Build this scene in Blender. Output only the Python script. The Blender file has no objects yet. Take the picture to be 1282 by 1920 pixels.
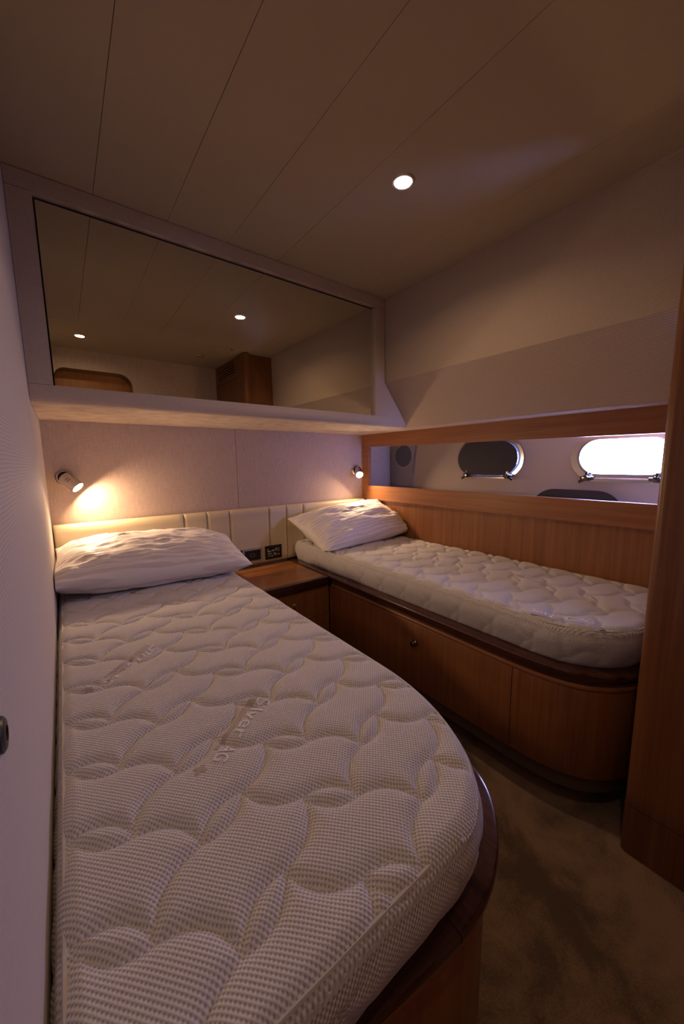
import bpy, bmesh, math, random
from mathutils import Vector, Matrix, kdtree, noise

random.seed(7)
S = 2.15            # metres per room unit (camera to headboard wall = 1 unit)
FL = 0.541          # eye height above the floor in room units
C = bpy.context.scene.collection
scn = bpy.context.scene


def P(x, y, z):
    return Vector((x * S, y * S, (z + FL) * S))


def ZW(z):
    return (z + FL) * S


# ------------------------------------------------------------------ camera
cam_d = bpy.data.cameras.new('camera')
cam = bpy.data.objects.new('camera', cam_d)
C.objects.link(cam)
Xc, Yc, Zc = (0.7941, -0.0908, 0.6009), (-0.6077, -0.1017, 0.7877), (-0.0104, -0.9907, -0.1359)
right = Vector((Xc[0], Yc[0], Zc[0]))
up = -Vector((Xc[1], Yc[1], Zc[1]))
back = -Vector((Xc[2], Yc[2], Zc[2]))
R = Matrix((right, up, back)).transposed()
cam.matrix_world = Matrix.Translation(P(0, 0, 0)) @ R.to_4x4()
cam_d.sensor_fit = 'VERTICAL'
cam_d.sensor_height = 36
cam_d.lens = 681.8 / 1920 * 36
cam_d.clip_start = 0.01
scn.camera = cam

# ------------------------------------------------------------------ light / exposure
scn.view_settings.view_transform = 'Standard'
scn.view_settings.look = 'None'
scn.view_settings.gamma = 1
scn.view_settings.use_curve_mapping = False
scn.view_settings.exposure = -0.40
SKY = 60.0
world = bpy.data.worlds.new('sky')
scn.world = world
world.use_nodes = True
bg = world.node_tree.nodes['Background']
bg.inputs[0].default_value = (0.37, 0.41, 1.0, 1)
bg.inputs[1].default_value = SKY
# sampling portal over the open porthole (adds no light of its own)
pl = bpy.data.lights.new('daylight_portal', 'AREA')
pl.shape = 'RECTANGLE'
pl.size = 0.5
pl.size_y = 0.26
pl.cycles.is_portal = True
po = bpy.data.objects.new('daylight_portal', pl)
C.objects.link(po)
po.location = P(1.035, 0.27, 0.004)
po.rotation_euler = (0, math.radians(90), 0)
po.rotation_euler = Vector((1, 0, 0)).to_track_quat('Z', 'Y').to_euler()

LAMP_W = 5.2
CEIL_W = 2.5
WARM = (1.0, 0.62, 0.34)
WARM2 = (1.0, 0.62, 0.34)


# ------------------------------------------------------------------ materials
def mat(name):
    m = bpy.data.materials.new(name)
    m.use_nodes = True
    nt = m.node_tree
    b = nt.nodes['Principled BSDF']
    return m, nt, b


def nd(nt, t, **kw):
    n = nt.nodes.new(t)
    for k, v in kw.items():
        if k.startswith('i_'):
            n.inputs[int(k[2:])].default_value = v
        else:
            setattr(n, k, v)
    return n


def coords(nt, scale=(1, 1, 1), which='Object'):
    tc = nd(nt, 'ShaderNodeTexCoord')
    mp = nd(nt, 'ShaderNodeMapping')
    mp.inputs['Scale'].default_value = scale
    nt.links.new(tc.outputs[which], mp.inputs['Vector'])
    return mp.outputs[0]


def ramp(nt, fac, stops):
    r = nd(nt, 'ShaderNodeValToRGB')
    el = r.color_ramp.elements
    while len(el) < len(stops):
        el.new(0.5)
    for e, (p, c) in zip(el, stops):
        e.position = p
        e.color = (*c, 1)
    nt.links.new(fac, r.inputs[0])
    return r.outputs[0]


def bump(nt, b, h, strength=0.3, dist=0.001):
    n = nd(nt, 'ShaderNodeBump')
    n.inputs['Strength'].default_value = strength
    n.inputs['Distance'].default_value = dist
    nt.links.new(h, n.inputs['Height'])
    nt.links.new(n.outputs[0], b.inputs['Normal'])
    return n


def noise_tex(nt, vec, scale, detail=4, rough=0.55, dist=0.0):
    n = nd(nt, 'ShaderNodeTexNoise')
    n.inputs['Scale'].default_value = scale
    n.inputs['Detail'].default_value = detail
    n.inputs['Roughness'].default_value = rough
    n.inputs['Distortion'].default_value = dist
    nt.links.new(vec, n.inputs['Vector'])
    return n.outputs[0]


def math_n(nt, op, a, b=None):
    n = nd(nt, 'ShaderNodeMath', operation=op)
    for i, v in enumerate((a, b)):
        if v is None:
            continue
        if isinstance(v, (int, float)):
            n.inputs[i].default_value = v
        else:
            nt.links.new(v, n.inputs[i])
    return n.outputs[0]


def plain(name, col, rough=0.5, metal=0.0, spec=0.5):
    m, nt, b = mat(name)
    b.inputs['Base Color'].default_value = (*col, 1)
    b.inputs['Roughness'].default_value = rough
    b.inputs['Metallic'].default_value = metal
    b.inputs['Specular IOR Level'].default_value = spec
    return m


def wood(name, dark, light, axis, rough=0.38, freq=1.0, contrast=1.0, coat=0.0):
    m, nt, b = mat(name)
    sc = [38 * freq] * 3
    sc[axis] = 1.3
    v = coords(nt, tuple(sc))
    n1 = noise_tex(nt, v, 1.0, 6, 0.62, 0.35)
    sc2 = [210 * freq] * 3
    sc2[axis] = 5.0
    v2 = coords(nt, tuple(sc2))
    n2 = noise_tex(nt, v2, 1.0, 3, 0.5)
    a = math_n(nt, 'MULTIPLY', n1, 0.72)
    c = math_n(nt, 'MULTIPLY', n2, 0.28)
    s = math_n(nt, 'ADD', a, c)
    w = 0.16 / contrast
    col = ramp(nt, s, [(0.5 - w, dark), (0.5 + w, light)])
    nt.links.new(col, b.inputs['Base Color'])
    b.inputs['Roughness'].default_value = rough
    b.inputs['Coat Weight'].default_value = coat
    b.inputs['Coat Roughness'].default_value = 0.12
    bump(nt, b, n2, 0.12, 0.0004)
    return m


def ribbed(name, col, col2, axis=2, pitch=0.0042, strength=0.5, rough=0.85):
    """fabric with fine parallel ribs running across `axis`"""
    m, nt, b = mat(name)
    v = coords(nt)
    sep = nd(nt, 'ShaderNodeSeparateXYZ')
    nt.links.new(v, sep.inputs[0])
    wob = noise_tex(nt, coords(nt, (14, 14, 14)), 1.0, 3)
    t = math_n(nt, 'ADD', math_n(nt, 'MULTIPLY', sep.outputs[axis], 2 * math.pi / pitch), math_n(nt, 'MULTIPLY', wob, 5.0))
    s = math_n(nt, 'SINE', t)
    f = math_n(nt, 'MULTIPLY_ADD', s, 0.5)
    nt.nodes[-1].inputs[2].default_value = 0.5
    blot = noise_tex(nt, coords(nt, (220, 220, 60)), 1.0, 3)
    h = math_n(nt, 'ADD', f, math_n(nt, 'MULTIPLY', blot, 0.7))
    cc = ramp(nt, h, [(0.1, col2), (1.0, col)])
    nt.links.new(cc, b.inputs['Base Color'])
    b.inputs['Roughness'].default_value = rough
    b.inputs['Specular IOR Level'].default_value = 0.25
    bump(nt, b, h, strength, 0.0012)
    return m


def linen(name, col, col2):
    m, nt, b = mat(name)
    n1 = noise_tex(nt, coords(nt, (420, 420, 22)), 1.0, 3, 0.6)
    n2 = noise_tex(nt, coords(nt, (24, 24, 420)), 1.0, 3, 0.6)
    h = math_n(nt, 'ADD', math_n(nt, 'MULTIPLY', n1, 0.6), math_n(nt, 'MULTIPLY', n2, 0.4))
    cc = ramp(nt, h, [(0.32, col2), (0.66, col)])
    nt.links.new(cc, b.inputs['Base Color'])
    b.inputs['Roughness'].default_value = 0.8
    b.inputs['Specular IOR Level'].default_value = 0.25
    bump(nt, b, h, 0.35, 0.001)
    return m


def knit():
    m, nt, b = mat('mattress_knit')
    tc = nd(nt, 'ShaderNodeTexCoord')
    sep = nd(nt, 'ShaderNodeSeparateXYZ')
    nt.links.new(tc.outputs['UV'], sep.inputs[0])
    k = 2 * math.pi / 0.0066
    cx = math_n(nt, 'COSINE', math_n(nt, 'MULTIPLY', sep.outputs[0], k))
    cy = math_n(nt, 'COSINE', math_n(nt, 'MULTIPLY', sep.outputs[1], k * 0.9))
    pr = math_n(nt, 'MULTIPLY', cx, cy)
    h = math_n(nt, 'MULTIPLY_ADD', pr, 0.5)
    nt.nodes[-1].inputs[2].default_value = 0.5
    cc = ramp(nt, h, [(0.12, (0.46, 0.42, 0.40)), (0.5, (0.76, 0.745, 0.76))])
    nt.links.new(cc, b.inputs['Base Color'])
    b.inputs['Roughness'].default_value = 0.85
    b.inputs['Specular IOR Level'].default_value = 0.2
    b.inputs['Sheen Weight'].default_value = 0.15
    bump(nt, b, h, 1.0, 0.0018)
    return m


def satin_stripe():
    m, nt, b = mat('pillow_cotton')
    tc = nd(nt, 'ShaderNodeTexCoord')
    sep = nd(nt, 'ShaderNodeSeparateXYZ')
    nt.links.new(tc.outputs['UV'], sep.inputs[0])
    s = math_n(nt, 'SINE', math_n(nt, 'MULTIPLY', sep.outputs[1], 2 * math.pi / 0.019))
    h = math_n(nt, 'MULTIPLY_ADD', s, 0.5)
    nt.nodes[-1].inputs[2].default_value = 0.5
    cc = ramp(nt, h, [(0.42, (0.69, 0.65, 0.65)), (0.58, (0.83, 0.80, 0.81))])
    nt.links.new(cc, b.inputs['Base Color'])
    rr = ramp(nt, h, [(0.42, (0.45,) * 3), (0.58, (0.75,) * 3)])
    nt.links.new(rr, b.inputs['Roughness'])
    b.inputs['Sheen Weight'].default_value = 0.1
    n = noise_tex(nt, coords(nt, (30, 60, 60)), 1.0, 4)
    hh = math_n(nt, 'ADD', math_n(nt, 'MULTIPLY', h, 0.12), n)
    bump(nt, b, hh, 0.3, 0.004)
    return m


def carpet():
    m, nt, b = mat('carpet')
    v = coords(nt)
    n1 = noise_tex(nt, v, 5.5, 5, 0.6, 0.3)
    n2 = noise_tex(nt, v, 260, 3, 0.7)
    mix = math_n(nt, 'ADD', math_n(nt, 'MULTIPLY', n1, 0.75), math_n(nt, 'MULTIPLY', n2, 0.25))
    cc = ramp(nt, mix, [(0.42, (0.14, 0.085, 0.048)), (0.58, (0.40, 0.26, 0.155))])
    nt.links.new(cc, b.inputs['Base Color'])
    b.inputs['Roughness'].default_value = 0.95
    b.inputs['Sheen Weight'].default_value = 0.2
    n3 = noise_tex(nt, v, 420, 3, 0.7)
    bump(nt, b, n3, 0.9, 0.004)
    return m


def leather():
    m, nt, b = mat('cream_leather')
    b.inputs['Base Color'].default_value = (0.66, 0.57, 0.38, 1)
    b.inputs['Roughness'].default_value = 0.42
    n = noise_tex(nt, coords(nt), 350, 3)
    bump(nt, b, n, 0.08, 0.001)
    return m


def glass_mat():
    m = bpy.data.materials.new('clear_pane')
    m.use_nodes = True
    nt = m.node_tree
    nt.nodes.clear()
    out = nd(nt, 'ShaderNodeOutputMaterial')
    tr = nd(nt, 'ShaderNodeBsdfTransparent')
    gl = nd(nt, 'ShaderNodeBsdfGlossy')
    gl.inputs['Roughness'].default_value = 0.02
    mx = nd(nt, 'ShaderNodeMixShader')
    mx.inputs[0].default_value = 0.06
    nt.links.new(tr.outputs[0], mx.inputs[1])
    nt.links.new(gl.outputs[0], mx.inputs[2])
    nt.links.new(mx.outputs[0], out.inputs[0])
    return m


def emit(name, col, s):
    m, nt, b = mat(name)
    b.inputs['Base Color'].default_value = (0.1, 0.1, 0.1, 1)
    b.inputs['Emission Color'].default_value = (*col, 1)
    b.inputs['Emission Strength'].default_value = s
    return m


TEAK_D, TEAK_L = (0.205, 0.078, 0.026), (0.345, 0.145, 0.052)
M = dict(
    ceil=plain('ceiling_vinyl', (0.50, 0.42, 0.29), 0.9, 0, 0.1),
    gap=plain('dark_gap', (0.03, 0.025, 0.02), 0.9),
    rib=ribbed('ribbed_wallcovering', (0.66, 0.56, 0.46), (0.42, 0.34, 0.28)),
    ribwall=ribbed('ribbed_wallcovering_wide', (0.58, 0.48, 0.40), (0.38, 0.31, 0.26), 2, 0.0065, 0.35),
    linen=linen('linen_wallcovering', (0.62, 0.50, 0.43), (0.42, 0.33, 0.28)),
    leftw=ribbed('pale_wallcovering', (0.66, 0.60, 0.55), (0.52, 0.47, 0.43), 2, 0.006, 0.12, 0.8),
    teakv=wood('teak_vertical', TEAK_D, TEAK_L, 2),
    teaky=wood('teak_along', (0.25, 0.095, 0.033), (0.38, 0.16, 0.06), 1),
    teakx=wood('teak_across', (0.30, 0.12, 0.042), (0.42, 0.18, 0.065), 0, 0.25),
    teaklit=wood('teak_door_lit', (0.40, 0.17, 0.055), (0.56, 0.26, 0.09), 2),  # same teak lightened: lamp light on the door leaf put into its colour
    teakshade=wood('teak_wardrobe_shaded', (0.13, 0.048, 0.017), (0.23, 0.092, 0.034), 2),  # same teak darkened: the wardrobe's shade put into its colour
    rose=wood('rosewood', (0.026, 0.008, 0.005), (0.115, 0.034, 0.018), 1, 0.16, 0.9, 1.0, 0.6),
    rosex=wood('rosewood_across', (0.026, 0.008, 0.005), (0.10, 0.030, 0.016), 0, 0.16, 0.9, 1.0, 0.6),
    carpet=carpet(),
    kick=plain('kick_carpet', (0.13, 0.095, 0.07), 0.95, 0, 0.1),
    leather=leather(),
    knit=knit(),
    piping=plain('piping_tape', (0.66, 0.63, 0.60), 0.8),
    logo=plain('logo_yarn', (0.86, 0.84, 0.86), 0.6),
    logod=plain('logo_yarn_dark', (0.47, 0.41, 0.39), 0.7),
    pillow=satin_stripe(),
    mirror=plain('mirror_glass', (0.80, 0.79, 0.70), 0.0, 1.0),
    chrome=plain('chrome', (0.75, 0.75, 0.76), 0.12, 1.0),
    dchrome=plain('dark_chrome', (0.20, 0.19, 0.18), 0.14, 1.0),
    steel=plain('brushed_steel', (0.62, 0.58, 0.55), 0.32, 1.0),
    black=plain('black_plastic', (0.012, 0.012, 0.014), 0.35),
    blind=plain('dark_blind', (0.018, 0.017, 0.024), 0.6),
    grey=plain('silver_plastic', (0.42, 0.40, 0.42), 0.35, 0.3),
    gry2=plain('speaker_panel', (0.30, 0.28, 0.29), 0.7),
    grille=plain('speaker_grille', (0.10, 0.10, 0.13), 0.8),
    hull=plain('hull_liner', (0.50, 0.42, 0.34), 0.5),
    white=plain('white_marking', (0.6, 0.6, 0.62), 0.5),
    glass=glass_mat(),
    bulb=emit('lamp_face', (1.0, 0.86, 0.66), 60.0),
    off=plain('unlit_lamp_face', (0.35, 0.33, 0.30), 0.25),
)


# ------------------------------------------------------------------ mesh helpers
def finish(o, label=None, cat=None, group=None, kind=None):
    if label:
        o['label'] = label
    if cat:
        o['category'] = cat
    if group:
        o['group'] = group
    if kind:
        o['kind'] = kind
    return o


def empty(name, loc, label, cat, group=None):
    o = bpy.data.objects.new(name, None)
    C.objects.link(o)
    o.location = loc
    o.empty_display_size = 0.05
    return finish(o, label, cat, group)


def world_loc(o):
    p = Vector(o.location)
    while o.parent:
        o = o.parent
        p += Vector(o.location)
    return p


def obj(name, bm, m, parent=None, smooth=False, bevel=0.0, kind=None, angle=35):
    if bevel:
        es = [e for e in bm.edges if len(e.link_faces) == 2 and e.calc_face_angle(0) > math.radians(40)]
        bmesh.ops.bevel(bm, geom=es, offset=bevel, segments=2, affect='EDGES', profile=0.6)
    bmesh.ops.recalc_face_normals(bm, faces=bm.faces[:])
    me = bpy.data.meshes.new(name)
    if parent is not None:
        org = world_loc(parent)
    else:
        xs = [v.co for v in bm.verts]
        org = Vector(((min(v.x for v in xs) + max(v.x for v in xs)) / 2,
                      (min(v.y for v in xs) + max(v.y for v in xs)) / 2, min(v.z for v in xs)))
    bmesh.ops.translate(bm, verts=bm.verts, vec=-org)
    bm.to_mesh(me)
    bm.free()
    mats = m if isinstance(m, (list, tuple)) else [m]
    for mm in mats:
        me.materials.append(mm)
    o = bpy.data.objects.new(name, me)
    C.objects.link(o)
    if parent is not None:
        o.parent = parent
    else:
        o.location = org
    if smooth or bevel:
        for p in me.polygons:
            p.use_smooth = True
        me.set_sharp_from_angle(angle=math.radians(angle))
    if kind:
        o['kind'] = kind
    return o


def box(bm, a, b, mi=0):
    """axis-aligned box between world corners a and b"""
    x0, x1 = sorted((a[0], b[0]))
    y0, y1 = sorted((a[1], b[1]))
    z0, z1 = sorted((a[2], b[2]))
    vs = [bm.verts.new((x, y, z)) for x in (x0, x1) for y in (y0, y1) for z in (z0, z1)]
    for f in ((0, 1, 3, 2), (4, 6, 7, 5), (0, 4, 5, 1), (2, 3, 7, 6), (0, 2, 6, 4), (1, 5, 7, 3)):
        fc = bm.faces.new([vs[i] for i in f])
        fc.material_index = mi
    return vs


def ubox(bm, x0, x1, y0, y1, z0, z1, mi=0):
    return box(bm, P(x0, y0, z0), P(x1, y1, z1), mi)


def prism(bm, pts, axis, a, b, mi=0):
    """extrude closed polygon pts (two coords) along axis (0,1,2) from a to b; world metres"""
    def mk(p, t):
        c = [p[0], p[1]]
        c.insert(axis, t)
        return bm.verts.new(c)
    A = [mk(p, a) for p in pts]
    B = [mk(p, b) for p in pts]
    n = len(pts)
    fs = [bm.faces.new(A), bm.faces.new(B[::-1])]
    for i in range(n):
        fs.append(bm.faces.new((A[i], B[i], B[(i + 1) % n], A[(i + 1) % n])))
    for f in fs:
        f.material_index = mi


def lathe(bm, prof, org, axis, seg=32, cap=True, mi=0):
    """revolve profile [(r, h)] about axis through org"""
    axis = Vector(axis).normalized()
    q = axis.to_track_quat('Z', 'Y')
    rings = []
    for r, h in prof:
        rings.append([bm.verts.new(Vector(org) + q @ Vector((r * math.cos(2 * math.pi * i / seg), r * math.sin(2 * math.pi * i / seg), h))) for i in range(seg)])
    for A, B in zip(rings, rings[1:]):
        for i in range(seg):
            f = bm.faces.new((A[i], A[(i + 1) % seg], B[(i + 1) % seg], B[i]))
            f.material_index = mi
    if cap:
        for r_ in (rings[0], rings[-1]):
            f = bm.faces.new(r_)
            f.material_index = mi


def tube(bm, pts, r, seg=8, closed=False, mi=0):
    n = len(pts)
    rings = []
    prev = None
    for i, p in enumerate(pts):
        p = Vector(p)
        if closed:
            t = Vector(pts[(i + 1) % n]) - Vector(pts[i - 1])
        else:
            t = Vector(pts[min(i + 1, n - 1)]) - Vector(pts[max(i - 1, 0)])
        t.normalize()
        ref = Vector((0, 0, 1)) if abs(t.z) < 0.9 else Vector((0, 1, 0))
        a = t.cross(ref).normalized()
        if prev is not None and a.dot(prev) < 0:
            a = -a
        prev = a
        b = t.cross(a)
        rings.append([bm.verts.new(p + (a * math.cos(2 * math.pi * k / seg) + b * math.sin(2 * math.pi * k / seg)) * r) for k in range(seg)])
    rng = range(n) if closed else range(n - 1)
    for i in rng:
        A, B = rings[i], rings[(i + 1) % n]
        for k in range(seg):
            f = bm.faces.new((A[k], A[(k + 1) % seg], B[(k + 1) % seg], B[k]))
            f.material_index = mi
    if not closed:
        bm.faces.new(rings[0])
        bm.faces.new(rings[-1])


def catmull(pts, n=8):
    out = []
    P_ = [pts[0]] + list(pts) + [pts[-1]]
    for i in range(1, len(P_) - 2):
        p0, p1, p2, p3 = (Vector(p) for p in P_[i - 1:i + 3])
        for k in range(n):
            t = k / n
            out.append(0.5 * ((2 * p1) + (p2 - p0) * t + (2 * p0 - 5 * p1 + 4 * p2 - p3) * t * t + (-p0 + 3 * p1 - 3 * p2 + p3) * t ** 3))
    out.append(Vector(pts[-1]))
    return out


def sweep(bm, path, prof, side, mi=0):
    """path: world 2D points; prof: closed [(inward metres, z world)]; side=+1 -> inward is left of travel"""
    n = len(path)
    rings = []
    for i in range(n):
        t = (path[min(i + 1, n - 1)] - path[max(i - 1, 0)]).normalized()
        nrm = Vector((-t.y, t.x)) * side
        rings.append([bm.verts.new((path[i].x + nrm.x * d, path[i].y + nrm.y * d, z)) for d, z in prof])
    m = len(prof)
    for A, B in zip(rings, rings[1:]):
        for k in range(m):
            f = bm.faces.new((A[k], A[(k + 1) % m], B[(k + 1) % m], B[k]))
            f.material_index = mi
    bm.faces.new(rings[0]).material_index = mi
    bm.faces.new(rings[-1][::-1]).material_index = mi


def stadium(cy, cz, hw, hh, n=14, squash=1.0):
    """closed stadium/rounded outline in the (y, z) plane; squash<1 rounds the ends more gently"""
    pts = []
    r = hh
    for k in range(n + 1):
        a = -math.pi / 2 + math.pi * k / n
        pts.append((cy + (hw - r * squash) + r * squash * math.cos(a), cz + r * math.sin(a)))
    for k in range(n + 1):
        a = math.pi / 2 + math.pi * k / n
        pts.append((cy - (hw - r * squash) + r * squash * math.cos(a), cz + r * math.sin(a)))
    return pts


def ring_plate(bm, outer, inner, axis, a, b, mi=0):
    """solid between two equal-length outlines"""
    def mk(p, t):
        c = [p[0], p[1]]
        c.insert(axis, t)
        return bm.verts.new(c)
    oa, ob = [mk(p, a) for p in outer], [mk(p, b) for p in outer]
    ia, ib = [mk(p, a) for p in inner], [mk(p, b) for p in inner]
    n = len(outer)
    for i in range(n):
        j = (i + 1) % n
        for q in ((oa[i], oa[j], ob[j], ob[i]), (ia[i], ib[i], ib[j], ia[j]), (oa[i], ia[i], ia[j], oa[j]), (ob[i], ob[j], ib[j], ib[i])):
            bm.faces.new(q).material_index = mi


# ------------------------------------------------------------------ layout constants (room units)
XL = -0.0285      # left wall
YB = 1.0          # headboard wall
YR = -0.20        # wall behind the viewpoint
ZC = 0.41         # ceiling
XH = 1.005        # hull liner
YCAB = 0.72       # overhead cabinet face
XN = 0.856        # inner face of wood frame

# ------------------------------------------------------------------ room shell
bm = bmesh.new()
ubox(bm, -0.10, 1.08, -0.40, 1.06, -FL, -FL - 0.03)
obj('floor', bm, M['carpet'], kind='structure')

bm = bmesh.new()
ubox(bm, -0.10, 1.08, -0.40, 1.06, ZC + 0.004, ZC + 0.04, 1)
xs = [-0.0290, 0.0755, 0.181, 0.286, 0.390]
g = 0.0007 / 2
for i, x in enumerate(xs):
    x1 = xs[i + 1] if i + 1 < len(xs) else 0.60
    ubox(bm, x + g, x1 - (g if i + 1 < len(xs) else 0.0002), 0.118, 1.0, ZC, ZC + 0.0042)
ubox(bm, 0.6002, 1.06, 0.118, 1.0, ZC, ZC + 0.0042)
ubox(bm, 0.535, 1.06, YR - 0.03, 0.118, ZC, ZC + 0.0042)
# access panel with a rounded corner over the door end
w = []
for k in range(7):
    a = math.pi / 2 * k / 6
    w.append(((0.5335 - 0.02 + 0.02 * math.cos(a)) * S, (0.1165 - 0.02 + 0.02 * math.sin(a)) * S))
w += [(-0.06 * S, 0.1165 * S), (-0.06 * S, (YR - 0.03) * S), (0.5335 * S, (YR - 0.03) * S)]
prism(bm, w, 2, ZW(ZC) - 0.001, ZW(ZC + 0.0042))
obj('ceiling', bm, [M['ceil'], M['gap']], kind='structure')

bm = bmesh.new()
ubox(bm, XL - 0.05, XL, -0.40, 1.05, -FL, ZC + 0.003)
obj('wall_left', bm, M['leftw'], kind='structure')

bm = bmesh.new()   # headboard wall in two panels with a hairline seam
ubox(bm, XL, 0.3915, YB, YB + 0.03, -FL, 0.13)
ubox(bm, 0.3925, XH + 0.03, YB, YB + 0.03, -FL, 0.13)
ubox(bm, XL, XH + 0.03, YB + 0.004, YB + 0.035, -FL, ZC + 0.003)
obj('wall_back', bm, M['linen'], kind='structure')

# rear wall with the doorway (seen in the overhead mirror)
dx0, dx1, dzt = 0.008, 0.248, 0.342
bm = bmesh.new()
arch = []
rr = 0.045
for k in range(9):
    a = math.pi / 2 * k / 8
    arch.append((dx1 - rr + rr * math.cos(a), dzt - rr + rr * math.sin(a)))
for k in range(9):
    a = math.pi / 2 + math.pi / 2 * k / 8
    arch.append((dx0 + rr * 0.7 + rr * 0.7 * math.cos(a), dzt - rr * 0.7 + rr * 0.7 * math.sin(a)))
outline = [(dx1, -FL)] + arch + [(dx0, -FL)]
ubox(bm, XL, dx0, YR, YR - 0.005, -FL, ZC + 0.003)
ubox(bm, dx1, 0.90, YR, YR - 0.005, -FL, ZC + 0.003)
ubox(bm, dx0, dx1, YR, YR - 0.005, dzt, ZC + 0.003)
for pts_, cr in ((arch[:9], (dx1, dzt)), (arch[9:], (dx0, dzt))):
    for p, q in zip(pts_, pts_[1:]):
        prism(bm, [(cr[0] * S, ZW(cr[1])), (p[0] * S, ZW(p[1])), (q[0] * S, ZW(q[1]))], 1, YR * S, (YR - 0.005) * S)
ubox(bm, 0.262, 0.92, YR - 0.005, YR - 0.03, -FL, ZC + 0.003)
ubox(bm, XL, 0.262, YR - 0.005, YR - 0.03, 0.36, ZC + 0.003)
obj('wall_rear', bm, M['linen'], kind='structure')

bm = bmesh.new()   # dark wooden lining of the doorway
inn = [(x * S, ZW(z)) for x, z in outline]
cxm = (dx0 + dx1) / 2
out_ = [((x + (0.006 if x > cxm else -0.006)) * S, ZW(z + (0.006 if z > -FL + 0.01 else 0))) for x, z in outline]
n = len(inn)
A = [[bm.verts.new((p[0], y * S, p[1])) for p in q] for q in (inn, out_) for y in (YR - 0.0052, YR - 0.07)]
for i in range(n - 1):
    for a_, b_ in ((A[0], A[1]), (A[2], A[3]), (A[0], A[2]), (A[1], A[3])):
        bm.faces.new((a_[i], a_[i + 1], b_[i + 1], b_[i]))
obj('trim_5', bm, M['rose'], smooth=True, kind='structure')

door = empty('door_1', P(cxm, YR - 0.07, -FL), None, None)
door['kind'] = 'structure'
bm = bmesh.new()
ubox(bm, dx0 - 0.02, dx1 + 0.02, YR - 0.07, YR - 0.088, -FL + 0.001, 0.37)
obj('door_leaf', bm, M['teaklit'], door)
bm = bmesh.new()
lathe(bm, [(0.026, 0), (0.026, 0.008), (0.01, 0.012), (0.01, 0.05), (0.0, 0.05)], P(0.222, YR - 0.07, -0.10), (0, 1, 0), 20)
tube(bm, [P(0.222, YR - 0.07, -0.10) + Vector((0, 0.048, 0)), P(0.222, YR - 0.07, -0.10) + Vector((-0.11, 0.048, 0))], 0.009)
obj('door_handle', bm, M['chrome'], door, smooth=True)
bm = bmesh.new()   # passage side walls closing the recess
ubox(bm, 0.256, 0.29, YR - 0.03, YR - 0.17, -FL, 0.40)
ubox(bm, XL, 0.0, YR - 0.03, YR - 0.17, -FL, 0.40)
ubox(bm, XL, 0.29, YR - 0.03, YR - 0.17, 0.35, 0.40)
obj('wall_passage', bm, M['linen'], kind='structure')

# right side: upper fabric wall that leans out above the wood frame
bm = bmesh.new()
prof = [(0.695, ZC + 0.003), (0.698, 0.2065), (0.788, 0.094), (XH + 0.05, 0.094), (XH + 0.05, ZC + 0.003)]
prism(bm, [(x * S, ZW(z)) for x, z in prof], 1, YR * S, YB * S + 0.01)
obj('wall_right', bm, M['ribwall'], kind='structure')

# hull liner with two porthole openings
WIN = [(0.5975, 0.006), (0.272, 0.006)]
HW, HH = 0.093, 0.0455
bm = bmesh.new()
y0, y1, z0, z1 = YR, YB + 0.02, -FL, 0.10
loops = []
for (cy, cz) in WIN:
    loops.append([(a * S, ZW(b)) for a, b in stadium(cy, cz, HW, HH, 16)])
rect = [(y0 * S, ZW(z0)), (y1 * S, ZW(z0)), (y1 * S, ZW(z1)), (y0 * S, ZW(z1))]
edges = []
for lp in [rect] + loops:
    vs = [bm.verts.new((XH * S, a, b)) for a, b in lp]
    for i in range(len(vs)):
        edges.append(bm.edges.new((vs[i], vs[(i + 1) % len(vs)])))
r = bmesh.ops.triangle_fill(bm, use_beauty=True, edges=edges)
# drop fills inside the openings
for f in [f for f in bm.faces]:
    c = f.calc_center_median()
    for cy, cz in WIN:
        if abs(c.y - cy * S) < HW * S * 0.98 and abs(c.z - ZW(cz)) < HH * S * 0.98 and all(
                (abs(v.co.y - cy * S) <= HW * S + 1e-4 and abs(v.co.z - ZW(cz)) <= HH * S + 1e-4) for v in f.verts):
            bm.faces.remove(f)
            break
ext = bmesh.ops.extrude_face_region(bm, geom=bm.faces[:])
bmesh.ops.translate(bm, verts=[v for v in ext['geom'] if isinstance(v, bmesh.types.BMVert)], vec=(0.03, 0, 0))
obj('wall_hull', bm, M['hull'], kind='structure')

# niche: shelf floor behind the frame, closing ends
bm = bmesh.new()
ubox(bm, XN + 0.012, XH, 0.05, YB, -0.20, -0.175)
obj('trim_2', bm, M['hull'], kind='structure')

# wood frame round the long niche opening (one moulded frame)
bm = bmesh.new()
oy0, oy1 = 0.05, YB
iy0, iy1 = 0.075, 0.968
ztop, zbot = 0.094, -0.131
ti = lambda y: 0.0455 + (y - 0.17) / (0.968 - 0.17) * 0.006
zb = -0.083
xa, xb = XN, XN + 0.014
outer = [(oy0, zbot), (oy1, zbot), (oy1, ztop), (oy0, ztop)]
inner = [(iy0, zb), (iy1, zb), (iy1, ti(iy1)), (iy0, ti(iy0))]
ring_plate(bm, [(a * S, ZW(b)) for a, b in outer], [(a * S, ZW(b)) for a, b in inner], 0, xa * S, xb * S)
obj('trim_1', bm, M['teaky'], bevel=0.0015, kind='structure')

# wood panelling below the frame behind the right mattress
bm = bmesh.new()
ubox(bm, XN + 0.007, XN + 0.016, 0.05, YB, -FL, -0.13)
obj('trim_3', bm, M['teakv'], kind='structure')

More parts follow.
